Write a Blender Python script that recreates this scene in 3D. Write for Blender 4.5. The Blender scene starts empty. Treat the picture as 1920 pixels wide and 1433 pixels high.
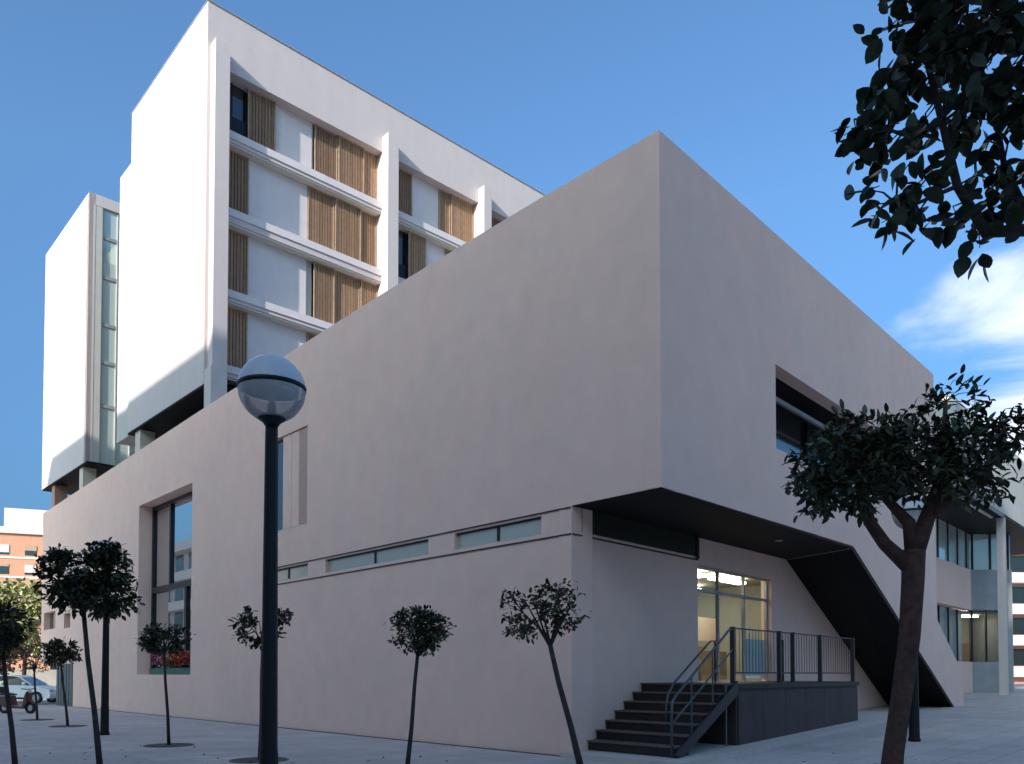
import bpy, bmesh, math, random
from mathutils import Vector, Matrix, noise
R = math.radians
rnd = random.Random(7)
scene = bpy.context.scene
col = scene.collection

# ------------------------------------------------------------------ camera
CAM_H = 1.6
cam_d = bpy.data.cameras.new('camera')
cam = bpy.data.objects.new('camera', cam_d); col.objects.link(cam)
cam.location = (0, 0, CAM_H)
cam.rotation_euler = (R(90 + 1.7), 0, 0)
cam_d.sensor_width = 36; cam_d.sensor_fit = 'HORIZONTAL'
cam_d.lens = 1510 / 1920 * 36
cam_d.shift_y = (1220.2 - 716.5) / 1920
cam_d.clip_start = 0.05; cam_d.clip_end = 3000
scene.camera = cam

# ------------------------------------------------------------------ light
SUN_AZ = 238.0      # direction towards the sun, degrees from +X, anticlockwise
SUN_EL = 20.0
world = bpy.data.worlds.new('World'); scene.world = world
world.use_nodes = True
wn = world.node_tree; wn.nodes.clear()
def wnode(t, **k):
    n = wn.nodes.new(t)
    for a, b in k.items(): setattr(n, a, b)
    return n
wout = wnode('ShaderNodeOutputWorld'); bg = wnode('ShaderNodeBackground')
sky = wnode('ShaderNodeTexSky', sky_type='NISHITA', sun_disc=False)
sky.sun_elevation = R(SUN_EL); sky.sun_rotation = R(90 - SUN_AZ)
sky.air_density = 1.0; sky.dust_density = 5.0; sky.ozone_density = 1.6; sky.altitude = 300
SKY_STRENGTH = 0.15
bg.inputs['Strength'].default_value = SKY_STRENGTH
tc = wnode('ShaderNodeTexCoord')
sep = wnode('ShaderNodeSeparateXYZ'); wn.links.new(tc.outputs['Generated'], sep.inputs[0])
# cirrus / cumulus bank: direction projected on a cloud deck
dv = wnode('ShaderNodeMath', operation='ADD'); dv.inputs[1].default_value = 0.22
wn.links.new(sep.outputs['Z'], dv.inputs[0])
dx = wnode('ShaderNodeMath', operation='DIVIDE'); dy = wnode('ShaderNodeMath', operation='DIVIDE')
wn.links.new(sep.outputs['X'], dx.inputs[0]); wn.links.new(dv.outputs[0], dx.inputs[1])
wn.links.new(sep.outputs['Y'], dy.inputs[0]); wn.links.new(dv.outputs[0], dy.inputs[1])
cmb = wnode('ShaderNodeCombineXYZ'); wn.links.new(dx.outputs[0], cmb.inputs[0]); wn.links.new(dy.outputs[0], cmb.inputs[1])
cn = wnode('ShaderNodeTexNoise'); cn.inputs['Scale'].default_value = 2.3; cn.inputs['Detail'].default_value = 7
cn.inputs['Roughness'].default_value = 0.55; cn.inputs['Distortion'].default_value = 0.5
wn.links.new(cmb.outputs[0], cn.inputs['Vector'])
# the bank lies low in the east (right of the view): distance from a direction
cdir = wnode('ShaderNodeVectorMath', operation='DOT_PRODUCT')
_a = R(50); _e = R(8)  
cdir.inputs[1].default_value = (math.cos(_a) * math.cos(_e), math.sin(_a) * math.cos(_e), math.sin(_e))
wn.links.new(tc.outputs['Generated'], cdir.inputs[0])
bank = wnode('ShaderNodeMapRange'); bank.inputs['From Min'].default_value = 0.93; bank.inputs['From Max'].default_value = 0.985
bank.inputs['To Min'].default_value = -0.24; bank.inputs['To Max'].default_value = 0.30
wn.links.new(cdir.outputs['Value'], bank.inputs['Value'])
csum = wnode('ShaderNodeMath', operation='ADD'); wn.links.new(cn.outputs['Fac'], csum.inputs[0]); wn.links.new(bank.outputs[0], csum.inputs[1])
cr = wnode('ShaderNodeMapRange', interpolation_type='SMOOTHSTEP'); cr.inputs['From Min'].default_value = 0.48; cr.inputs['From Max'].default_value = 0.74
wn.links.new(csum.outputs[0], cr.inputs['Value'])
cm = wnode('ShaderNodeMath', operation='MULTIPLY'); cm.inputs[1].default_value = 0.9
wn.links.new(cr.outputs[0], cm.inputs[0])
tint = wnode('ShaderNodeMix', data_type='RGBA', blend_type='MULTIPLY'); tint.inputs['Factor'].default_value = 1
wn.links.new(sky.outputs[0], tint.inputs[6])
hz = wnode('ShaderNodeMapRange'); hz.inputs['From Min'].default_value = 0.0; hz.inputs['From Max'].default_value = 0.5
wn.links.new(sep.outputs['Z'], hz.inputs['Value'])
hmix = wnode('ShaderNodeMix', data_type='RGBA'); wn.links.new(hz.outputs[0], hmix.inputs['Factor'])
hmix.inputs[6].default_value = (.12, .27, .43, 1); hmix.inputs[7].default_value = (.42, .625, .78, 1)
wn.links.new(hmix.outputs[2], tint.inputs[7])
mixc = wnode('ShaderNodeMix', data_type='RGBA')
wn.links.new(cm.outputs[0], mixc.inputs['Factor'])
wn.links.new(tint.outputs[2], mixc.inputs[6]); mixc.inputs[7].default_value = (3.1, 3.3, 3.6, 1)
wn.links.new(mixc.outputs[2], bg.inputs['Color']); wn.links.new(bg.outputs[0], wout.inputs[0])

sd = bpy.data.lights.new('sun', 'SUN'); sun = bpy.data.objects.new('sun', sd); col.objects.link(sun)
sd.energy = 2.3; sd.angle = R(0.5); sd.color = (1.0, 0.965, 0.92)
az, el = R(SUN_AZ), R(SUN_EL)
to_sun = Vector((math.cos(az) * math.cos(el), math.sin(az) * math.cos(el), math.sin(el)))
sun.rotation_euler = (-to_sun).to_track_quat('-Z', 'Y').to_euler()
sun.location = (-20, -40, 40)

scene.view_settings.view_transform = 'Standard'; scene.view_settings.look = 'None'
scene.view_settings.exposure = 1.34; scene.view_settings.gamma = 1.0
scene.view_settings.use_curve_mapping = False
scene.render.engine = 'CYCLES'
scene.cycles.max_bounces = 7; scene.cycles.transparent_max_bounces = 12

# ------------------------------------------------------------------ frames
P0 = Vector((1.157, 15.648)); dL = Vector((-.6842, .7293)); dR = Vector((.6758, .7370)); dT = Vector((.7295, .6839))
class Frame:                       # s along the wall, o out of it towards the viewer, z up
    def __init__(f, P, D, N): f.P, f.D, f.N = P, D, N
    def __call__(f, s, o, z):
        p = f.P + f.D * s + f.N * o
        return Vector((p.x, p.y, z))
NL = Vector((-.7293, -.6842)); NR = Vector((.7370, -.6758)); NT = Vector((.6839, -.7295))
FL = Frame(P0, dL, NL)
FQ = Frame(P0, dR, NR)
FR = Frame(P0 - dL * 2.147, dR, NR)
FT = Frame(P0 + dL * 17.92, dT, NT)
class Skew:                        # s along the right-hand walls, o along the left wall's line
    def __call__(f, s, o, z):
        p = P0 + dR * s - dL * o
        return Vector((p.x, p.y, z))
FK = Skew()
FX = Frame(Vector((0, 0)), Vector((1, 0)), Vector((0, -1)))

GR = [(-1e3, 0), (0, 0), (12, .40), (20, .5), (27, .72), (40, .8), (1e3, .8)]
def ground_z(x, y):
    r = (Vector((x, y)) - P0).dot(dR)
    for (a, za), (b, zb) in zip(GR, GR[1:]):
        if r <= b: return za + (zb - za) * (r - a) / (b - a)
    return .8

# ------------------------------------------------------------------ materials
def nd(nt, t, **k):
    n = nt.nodes.new(t)
    for a, b in k.items(): setattr(n, a, b)
    return n
def make_mat(name, color, rough=.7, var=.08, scale=3.0, bump=.0, bscale=60, metallic=0, spec=.4, streak=0, blotch=0, island=False, objrand=0):
    m = bpy.data.materials.new(name); m.use_nodes = True
    nt = m.node_tree; b = nt.nodes['Principled BSDF']
    b.inputs['Roughness'].default_value = rough; b.inputs['Metallic'].default_value = metallic
    b.inputs['Specular IOR Level'].default_value = spec
    t = nd(nt, 'ShaderNodeTexCoord')
    n1 = nd(nt, 'ShaderNodeTexNoise'); n1.inputs['Scale'].default_value = scale; n1.inputs['Detail'].default_value = 6
    nt.links.new(t.outputs['Object'], n1.inputs['Vector'])
    mr = nd(nt, 'ShaderNodeMapRange'); mr.inputs['From Min'].default_value = .3; mr.inputs['From Max'].default_value = .7
    mr.inputs['To Min'].default_value = 1 - var; mr.inputs['To Max'].default_value = 1 + var
    nt.links.new(n1.outputs['Fac'], mr.inputs['Value'])
    val = mr.outputs[0]
    def mul(a, bsock):
        q = nd(nt, 'ShaderNodeMath', operation='MULTIPLY'); nt.links.new(a, q.inputs[0]); nt.links.new(bsock, q.inputs[1]); return q.outputs[0]
    def ranged(sock, lo, hi, f0=.3, f1=.7):
        q = nd(nt, 'ShaderNodeMapRange'); q.inputs['From Min'].default_value = f0; q.inputs['From Max'].default_value = f1
        q.inputs['To Min'].default_value = lo; q.inputs['To Max'].default_value = hi; nt.links.new(sock, q.inputs['Value']); return q.outputs[0]
    if streak:
        mp = nd(nt, 'ShaderNodeMapping'); mp.inputs['Scale'].default_value = (1.6, 1.6, .07); nt.links.new(t.outputs['Object'], mp.inputs[0])
        n2 = nd(nt, 'ShaderNodeTexNoise'); n2.inputs['Scale'].default_value = 1.3; n2.inputs['Detail'].default_value = 5; nt.links.new(mp.outputs[0], n2.inputs[0])
        val = mul(val, ranged(n2.outputs['Fac'], 1 - streak, 1 + streak * .4))
    if blotch:
        n3 = nd(nt, 'ShaderNodeTexNoise'); n3.inputs['Scale'].default_value = .35; n3.inputs['Detail'].default_value = 3; nt.links.new(t.outputs['Object'], n3.inputs[0])
        val = mul(val, ranged(n3.outputs['Fac'], 1 - blotch, 1 + blotch))
    if island:
        g = nd(nt, 'ShaderNodeNewGeometry'); val = mul(val, ranged(g.outputs['Random Per Island'], 1 - island, 1 + island, 0, 1))
    if objrand:
        g = nd(nt, 'ShaderNodeObjectInfo'); val = mul(val, ranged(g.outputs['Random'], 1 - objrand, 1 + objrand, 0, 1))
    mx = nd(nt, 'ShaderNodeMix', data_type='RGBA', blend_type='MULTIPLY'); mx.inputs['Factor'].default_value = 1
    mx.inputs[6].default_value = (*color, 1)
    cc = nd(nt, 'ShaderNodeCombineColor')
    for i in range(3): nt.links.new(val, cc.inputs[i])
    nt.links.new(cc.outputs[0], mx.inputs[7]); nt.links.new(mx.outputs[2], b.inputs['Base Color'])
    if bump:
        nb = nd(nt, 'ShaderNodeTexNoise'); nb.inputs['Scale'].default_value = bscale; nb.inputs['Detail'].default_value = 4
        nt.links.new(t.outputs['Object'], nb.inputs['Vector'])
        bp = nd(nt, 'ShaderNodeBump'); bp.inputs['Strength'].default_value = bump; bp.inputs['Distance'].default_value = .02
        nt.links.new(nb.outputs['Fac'], bp.inputs['Height']); nt.links.new(bp.outputs[0], b.inputs['Normal'])
    return m
def mottle(m, other, scale=.8, amount=.5):
    nt = m.node_tree
    mx = [n for n in nt.nodes if n.type == 'MIX'][0]
    t = nd(nt, 'ShaderNodeTexCoord'); n = nd(nt, 'ShaderNodeTexNoise'); n.inputs['Scale'].default_value = scale; n.inputs['Detail'].default_value = 6; n.inputs['Roughness'].default_value = .65
    nt.links.new(t.outputs['Object'], n.inputs['Vector'])
    r = nd(nt, 'ShaderNodeMapRange'); r.inputs['From Min'].default_value = .38; r.inputs['From Max'].default_value = .62; nt.links.new(n.outputs['Fac'], r.inputs['Value'])
    q = nd(nt, 'ShaderNodeMix', data_type='RGBA'); q.inputs[6].default_value = mx.inputs[6].default_value; q.inputs[7].default_value = (*other, 1)
    nt.links.new(r.outputs[0], q.inputs['Factor']); nt.links.new(q.outputs[2], mx.inputs[6])
def glass_mat(name, tint, refl=.55, dark=(.015, .02, .022), lo=.6):
    m = bpy.data.materials.new(name); m.use_nodes = True; nt = m.node_tree
    b = nt.nodes['Principled BSDF']; out = nt.nodes['Material Output']
    b.inputs['Base Color'].default_value = (*dark, 1); b.inputs['Roughness'].default_value = .15
    g = nd(nt, 'ShaderNodeBsdfGlossy'); g.inputs['Roughness'].default_value = .015; g.inputs['Color'].default_value = (*tint, 1)
    lw = nd(nt, 'ShaderNodeLayerWeight'); lw.inputs[0].default_value = .35
    q = nd(nt, 'ShaderNodeMapRange'); q.inputs['To Min'].default_value = min(.9, refl * .6); q.inputs['To Max'].default_value = 1
    nt.links.new(lw.outputs['Fresnel'], q.inputs['Value'])
    mx = nd(nt, 'ShaderNodeMixShader'); nt.links.new(q.outputs[0], mx.inputs[0]); nt.links.new(b.outputs[0], mx.inputs[1]); nt.links.new(g.outputs[0], mx.inputs[2])
    nt.links.new(mx.outputs[0], out.inputs[0]); return m
def clear_mat(name, tint=(.9, .93, .93), refl=.12, milky=0):
    m = bpy.data.materials.new(name); m.use_nodes = True; nt = m.node_tree
    out = nt.nodes['Material Output']; nt.nodes.remove(nt.nodes['Principled BSDF'])
    tr = nd(nt, 'ShaderNodeBsdfTransparent'); tr.inputs[0].default_value = (*tint, 1)
    g = nd(nt, 'ShaderNodeBsdfGlossy'); g.inputs['Roughness'].default_value = .02
    lw = nd(nt, 'ShaderNodeLayerWeight'); lw.inputs[0].default_value = .25
    q = nd(nt, 'ShaderNodeMapRange'); q.inputs['To Min'].default_value = refl * .5; q.inputs['To Max'].default_value = min(.9, refl * 5)
    nt.links.new(lw.outputs['Fresnel'], q.inputs['Value'])
    mx = nd(nt, 'ShaderNodeMixShader'); nt.links.new(q.outputs[0], mx.inputs[0]); nt.links.new(tr.outputs[0], mx.inputs[1]); nt.links.new(g.outputs[0], mx.inputs[2])
    res = mx.outputs[0]
    if milky:
        df = nd(nt, 'ShaderNodeBsdfDiffuse'); df.inputs[0].default_value = (.7, .68, .68, 1)
        m2 = nd(nt, 'ShaderNodeMixShader'); m2.inputs[0].default_value = milky; nt.links.new(res, m2.inputs[1]); nt.links.new(df.outputs[0], m2.inputs[2]); res = m2.outputs[0]
    nt.links.new(res, out.inputs[0]); return m
def emit_mat(name, color, s):
    m = bpy.data.materials.new(name); m.use_nodes = True; nt = m.node_tree
    b = nt.nodes['Principled BSDF']; b.inputs['Emission Color'].default_value = (*color, 1); b.inputs['Emission Strength'].default_value = s
    return m
def brick_mat(name, c1, c2, mortar, scale=1.0):
    m = make_mat(name, c1, .85, .1, 2); nt = m.node_tree; b = nt.nodes['Principled BSDF']
    t = nd(nt, 'ShaderNodeTexCoord'); mp = nd(nt, 'ShaderNodeMapping'); mp.inputs['Rotation'].default_value = (R(90), 0, 0)
    nt.links.new(t.outputs['Object'], mp.inputs[0])
    br = nd(nt, 'ShaderNodeTexBrick'); br.inputs['Scale'].default_value = 4 * scale
    br.inputs['Color1'].default_value = (*c1, 1); br.inputs['Color2'].default_value = (*c2, 1); br.inputs['Mortar'].default_value = (*mortar, 1)
    nt.links.new(mp.outputs[0], br.inputs[0]); nt.links.new(br.outputs[0], b.inputs['Base Color']); return m

M = dict(
    stone=make_mat('warm_stone_render', (.93, .605, .49), .85, .03, 2.0, .2, 90, streak=.012, blotch=.03, spec=.2),
    white=make_mat('white_render', (.64, .545, .515), .8, .02, 2.0, .1, 60, streak=.03, spec=.2),
    core=make_mat('pale_grey_render', (.56, .53, .47), .85, .04, 2.0, .1, 60, streak=.05, spec=.2),
    panel=make_mat('white_panel', (.76, .665, .64), .55, .03, 3, 0, streak=.05),
    edge=make_mat('metal_coping', (.42, .42, .43), .45, .1, 4, metallic=.4),
    wood=make_mat('wood_slat', (.31, .18, .105), .65, .12, 6, .1, 40, streak=.12, island=.12, objrand=.25),
    blind=make_mat('brown_blind', (.55, .34, .27), .7, .06, 4),
    woodf=make_mat('wood_frame', (.42, .28, .18), .65, .15, 6),
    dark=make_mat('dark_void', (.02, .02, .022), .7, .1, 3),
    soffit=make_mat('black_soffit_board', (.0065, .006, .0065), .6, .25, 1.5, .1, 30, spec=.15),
    frame=make_mat('black_metal_frame', (.018, .02, .024), .4, .1, 5, metallic=.3),
    black=make_mat('black_cast_iron', (.006, .006, .008), .5, .15, 8, .15, 60, spec=.3),
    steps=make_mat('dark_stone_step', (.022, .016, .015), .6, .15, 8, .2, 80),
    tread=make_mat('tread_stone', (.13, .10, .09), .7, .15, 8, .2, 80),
    terr=make_mat('brown_stone_cladding', (.075, .05, .045), .7, .15, 2, .2, 70, streak=.12),
    steel=make_mat('galvanised_rail', (.11, .12, .13), .45, .1, 9, metallic=.6),
    rail=make_mat('painted_rail', (.035, .03, .032), .5, .1, 9),
    ground=make_mat('paving_concrete', (.64, .525, .465), .8, .06, 1.2, .3, 60, blotch=.08),
    kerb=make_mat('kerb_stone', (.6, .5, .44), .8, .08, 4, .2, 70),
    soil=make_mat('tree_pit_soil', (.10, .085, .075), .95, .25, 9, .6, 40),
    bark=make_mat('bark', (.085, .036, .028), .9, .35, 9, .9, 28, streak=.3),
    barkd=make_mat('dark_bark', (.045, .036, .032), .9, .3, 9, .7, 40),
    leaf=make_mat('orange_tree_leaf', (.022, .036, .016), .4, .35, 3, spec=.35, island=.33),
    leafo=make_mat('orange_tree_leaf_single', (.022, .036, .016), .4, .35, 3, spec=.35, objrand=.35),
    leafy=make_mat('sunlit_leaf', (.34, .33, .13), .6, .3, 3, island=.33),
    leafr=make_mat('russet_leaf', (.11, .055, .03), .6, .3, 3, island=.33),
    grass=make_mat('grass_blade', (.12, .15, .04), .8, .3, 3, island=.33),
    lawn=make_mat('lawn_soil', (.10, .12, .045), .9, .3, 2),
    glass=glass_mat('window_glass', (.95, .99, 1.0), 1.2),
    glassd=glass_mat('dark_glass', (.6, .66, .68), .12),
    glassg=glass_mat('green_curtain_glass', (.62, .75, .70), .25, (.55, .60, .57)),
    glasso=glass_mat('olive_strip_glass', (.6, .57, .5), .06, (.46, .41, .34)),
    glassr=glass_mat('dark_olive_glass', (.25, .26, .25), .05, (.03, .03, .02)),
    clear=clear_mat('clear_glass', refl=.01),
    lampclear=clear_mat('lamp_clear_bowl', (.85, .83, .86), .3, .42),
    cap=make_mat('lamp_cap', (.60, .58, .62), .3, .06, 3, spec=.6),
    beige=make_mat('beige_render', (.70, .60, .48), .85, .05, 2, .1, 60, streak=.05),
    facing=make_mat('cream_render', (.84, .70, .56), .85, .05, 2),
    grey=make_mat('grey_concrete', (.33, .33, .33), .85, .08, 2, .2, 50, streak=.1),
    doorp=make_mat('grey_door_metal', (.13, .14, .15), .6, .1, 3, streak=.15),
    brick=brick_mat('orange_brick', (.62, .27, .14), (.52, .22, .12), (.55, .42, .34)),
    brickd=brick_mat('red_brick', (.50, .24, .16), (.42, .20, .14), (.5, .4, .34)),
    cream=make_mat('cream_band', (.74, .68, .58), .85, .05, 2),
    intw=make_mat('interior_paint', (.40, .40, .36), .8, .05, 2),
    intf=make_mat('interior_floor', (.18, .15, .11), .5, .05, 2),
    shelf=make_mat('interior_shelf', (.25, .2, .14), .6, .1, 4),
    paint=make_mat('white_car_paint', (.78, .79, .79), .25, .01, 2, spec=.6),
    tyre=make_mat('tyre_rubber', (.02, .02, .02), .85, .1, 20),
    rim=make_mat('wheel_rim', (.35, .35, .37), .35, .05, 5, metallic=.8),
    red=make_mat('dark_red_paint', (.06, .012, .015), .3, .1, 4, spec=.6),
    seat=make_mat('seat_vinyl', (.015, .02, .018), .5, .1, 6),
    flr=make_mat('red_petal', (.45, .03, .03), .6, .2, 6, island=.33),
    flo=make_mat('orange_petal', (.55, .14, .02), .6, .2, 6, island=.33),
    flp=make_mat('pink_petal', (.45, .08, .18), .6, .2, 6, island=.33),
    planter=make_mat('green_planter', (.03, .12, .08), .5, .1, 4),
    lampred=emit_mat('lamp_tube', (1.0, .94, .72), 7),
    lens=make_mat('lamp_lens', (.5, .5, .45), .2, .02, 4),
)

mottle(M['stone'], (.895, .612, .50), .55)
mottle(M['ground'], (.57, .48, .44), .9)
mottle(M['leaf'], (.045, .05, .02), 1.4)
mottle(M['bark'], (.05, .03, .022), 3.0)

# ------------------------------------------------------------------ builders
ORG = {}
class MB:
    def __init__(s): s.v = []; s.f = []; s.smooth = False
    def add(s, vs, fs):
        n = len(s.v); s.v += [tuple(v) for v in vs]; s.f += [tuple(i + n for i in f) for f in fs]; return s
    def box(s, F, s0, s1, o0, o1, z0, z1):
        p = [F(a, b, z) for z in (z0, z1) for a, b in ((s0, o0), (s1, o0), (s1, o1), (s0, o1))]
        return s.add(p, [(0, 3, 2, 1), (4, 5, 6, 7), (0, 1, 5, 4), (1, 2, 6, 5), (2, 3, 7, 6), (3, 0, 4, 7)])
    def prism(s, pts, z0, z1):
        n = len(pts)
        return s.add([(x, y, z0) for x, y in pts] + [(x, y, z1) for x, y in pts],
                     [tuple(range(n))[::-1], tuple(range(n, 2 * n))] + [(i, (i + 1) % n, (i + 1) % n + n, i + n) for i in range(n)])
    def side(s, F, pts, o0, o1):          # polygon in the wall's own plane, given thickness
        n = len(pts)
        return s.add([F(a, o0, z) for a, z in pts] + [F(a, o1, z) for a, z in pts],
                     [tuple(range(n)), tuple(range(n, 2 * n))[::-1]] + [(i, i + n, (i + 1) % n + n, (i + 1) % n) for i in range(n)])
    def tube(s, pts, rads, seg=8, cap=True):
        pts = [Vector(p) for p in pts]; n = len(pts); base = len(s.v)
        up = Vector((0.13, 0.21, 1)).normalized(); prev = None
        for i, p in enumerate(pts):
            d = (pts[min(i + 1, n - 1)] - pts[max(i - 1, 0)]).normalized()
            a = d.cross(up) if prev is None else prev - d * prev.dot(d)
            if a.length < 1e-4: a = d.cross(Vector((1, 0, 0)))
            a.normalize(); prev = a; b = d.cross(a)
            r = rads[i] if isinstance(rads, (list, tuple)) else rads
            for k in range(seg):
                t = 2 * math.pi * k / seg; s.v.append(tuple(p + a * (r * math.cos(t)) + b * (r * math.sin(t))))
        for i in range(n - 1):
            for k in range(seg):
                s.f.append((base + i * seg + k, base + i * seg + (k + 1) % seg, base + (i + 1) * seg + (k + 1) % seg, base + (i + 1) * seg + k))
        if cap:
            s.f.append(tuple(base + k for k in range(seg))[::-1]); s.f.append(tuple(base + (n - 1) * seg + k for k in range(seg)))
        return s
    def lathe(s, c, prof, seg=24):
        base = len(s.v); n = len(prof)
        for r, z in prof:
            for k in range(seg):
                t = 2 * math.pi * k / seg; s.v.append((c[0] + r * math.cos(t), c[1] + r * math.sin(t), c[2] + z))
        for i in range(n - 1):
            for k in range(seg):
                s.f.append((base + i * seg + k, base + i * seg + (k + 1) % seg, base + (i + 1) * seg + (k + 1) % seg, base + (i + 1) * seg + k))
        return s
def finish(name, me, mat, parent, smooth=False, bevel=0):
    me.materials.append(mat)
    if smooth:
        for p in me.polygons: p.use_smooth = True
    o = bpy.data.objects.new(name, me); col.objects.link(o)
    if parent is None:
        xs = [v.co for v in me.vertices]
        c = Vector((sum(v.x for v in xs) / len(xs), sum(v.y for v in xs) / len(xs), min(v.z for v in xs)))
        me.transform(Matrix.Translation(-c)); o.location = c; ORG[o.name] = c
    else:
        c = ORG[parent.name]; me.transform(Matrix.Translation(-c)); o.parent = parent; ORG[o.name] = c
    if bevel:
        b = o.modifiers.new('bevel', 'BEVEL'); b.width = bevel; b.segments = 2; b.limit_method = 'ANGLE'
    return o
def obj(name, mb, mat, parent=None, smooth=False, bevel=0, label=None):
    me = bpy.data.meshes.new(name); me.from_pydata(mb.v, [], mb.f)
    bm = bmesh.new(); bm.from_mesh(me); bmesh.ops.recalc_face_normals(bm, faces=bm.faces) if len(mb.f) < 4000 else None
    bm.to_mesh(me); bm.free(); me.update()
    o = finish(name, me, mat, parent, smooth, bevel)
    if label: o['label'] = label
    return o
def box(name, F, a, mat, parent=None, bevel=0, label=None):
    return obj(name, MB().box(F, *a), mat, parent, bevel=bevel, label=label)
def thing(name, label, cat, loc, group=None):
    o = bpy.data.objects.new(name, None); col.objects.link(o); o.location = loc; o.empty_display_size = .2
    o['label'] = label; o['category'] = cat
    if group: o['group'] = group
    ORG[o.name] = Vector(loc); return o
def tag(o, label, cat, group=None):
    o['label'] = label; o['category'] = cat
    if group: o['group'] = group
    return o
def structure(o): o['kind'] = 'structure'; return o
def stuff(o): o['kind'] = 'stuff'; return o
def plate(name, F, outline, holes, o_front, thick, mat, parent):      # wall with real openings
    bm = bmesh.new(); edges = []
    for loop in [outline] + holes:
        vs = [bm.verts.new(F(a, o_front, z)) for a, z in loop]
        for i in range(len(vs)): edges.append(bm.edges.new((vs[i], vs[(i + 1) % len(vs)])))
    bmesh.ops.triangle_fill(bm, use_beauty=False, use_dissolve=False, edges=edges)
    ext = bmesh.ops.extrude_face_region(bm, geom=bm.faces[:])
    d = Vector((F.N.x, F.N.y, 0)) * -thick
    bmesh.ops.translate(bm, verts=[g for g in ext['geom'] if isinstance(g, bmesh.types.BMVert)], vec=d)
    bmesh.ops.recalc_face_normals(bm, faces=bm.faces)
    me = bpy.data.meshes.new(name); bm.to_mesh(me); bm.free()
    return finish(name, me, mat, parent)
def rect(a0, a1, z0, z1): return [(a0, z0), (a1, z0), (a1, z1), (a0, z1)]

# ------------------------------------------------------------------ ground
gm = MB()
ts = [-700, -60, -20, 0, 20, 45, 120, 700]; rs = [-700, -40, -12, -3, 0, 12, 20, 27, 40, 120, 700]
gv = []
for r in rs:
    for t in ts:
        p = P0 + dR * r + dL * t; gv.append((p.x, p.y, next(za + (zb - za) * (r - a) / (b - a) for (a, za), (b, zb) in zip(GR, GR[1:]) if r <= b)))
nt_ = len(ts)
gm.add(gv, [(j * nt_ + i, j * nt_ + i + 1, (j + 1) * nt_ + i + 1, (j + 1) * nt_ + i) for j in range(len(rs) - 1) for i in range(nt_ - 1)])
ground = structure(obj('ground', gm, M['ground']))
# faint slab joints in the paving
nt = M['ground'].node_tree; b = nt.nodes['Principled BSDF']
t_ = nd(nt, 'ShaderNodeTexCoord'); mp = nd(nt, 'ShaderNodeMapping'); mp.inputs['Rotation'].default_value = (0, 0, R(-43)); nt.links.new(t_.outputs['Object'], mp.inputs[0])
br = nd(nt, 'ShaderNodeTexBrick'); br.inputs['Scale'].default_value = 1.0; br.inputs['Brick Width'].default_value = 1.2; br.inputs['Row Height'].default_value = .6
br.inputs['Mortar Size'].default_value = .008; br.inputs['Color1'].default_value = (1, 1, 1, 1); br.inputs['Color2'].default_value = (.88, .88, .89, 1); br.inputs['Mortar'].default_value = (.5, .5, .5, 1)
nt.links.new(mp.outputs[0], br.inputs[0])
old = b.inputs['Base Color'].links[0].from_socket
mm = nd(nt, 'ShaderNodeMix', data_type='RGBA', blend_type='MULTIPLY'); mm.inputs['Factor'].default_value = 1
nt.links.new(old, mm.inputs[6]); nt.links.new(br.outputs[0], mm.inputs[7]); nt.links.new(mm.outputs[2], b.inputs['Base Color'])

# pale paving strips across the plaza on the right, 4 mm above the ground sheet
def ground_strip(name, pts, w, mat, lift=.004):
    mb = MB(); vs = []
    for i, (x, y) in enumerate(pts):
        p = Vector((x, y)); q = Vector(pts[min(i + 1, len(pts) - 1)]) - Vector(pts[max(i - 1, 0)]); n = Vector((-q.y, q.x)).normalized() * w / 2
        for sgn in (-1, 1):
            a = p + n * sgn; vs.append((a.x, a.y, ground_z(a.x, a.y) + lift))
    mb.add(vs, [(2 * i, 2 * i + 1, 2 * i + 3, 2 * i + 2) for i in range(len(pts) - 1)])
    return structure(obj(name, mb, mat))
M['strip'] = make_mat('pale_paving_strip', (.68, .60, .54), .8, .06, 3, .2, 60)
for yy, ww in ((17.6, .22), (20.6, .25), (24.6, .3), (29.5, .35)):
    ground_strip('paving_strip', [(10.4 + (yy - 17) * .55 + k * 1.0, yy - k * .012) for k in range(26)], ww, M['strip'])
sp = MB()
def strip_slab(F, s0, s1, o0, o1, top, n=10):
    vs = []
    for i in range(n + 1):
        s = s0 + (s1 - s0) * i / n
        for o in (o0, o1):
            a = F(s, o, 0); g = ground_z(a.x, a.y); vs += [(a.x, a.y, g - .1), (a.x, a.y, g + top)]
    fs = []
    for i in range(n):
        k = 4 * i; fs += [(k + 1, k + 5, k + 7, k + 3), (k, k + 1, k + 5, k + 4), (k + 2, k + 3, k + 7, k + 6)]
    fs += [(0, 1, 3, 2), (4 * n, 4 * n + 1, 4 * n + 3, 4 * n + 2)]
    sp.add(vs, fs)
strip_slab(FR, .0, 13.0, -2.3, .38, .09)
structure(obj('pavement', sp, M['kerb']))
# narrow dark gutter line at the foot of the long wall
gl = MB().box(FL, .05, 36.5, .0, .07, -.05, .012)
structure(obj('drain_channel', gl, M['frame']))

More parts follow.
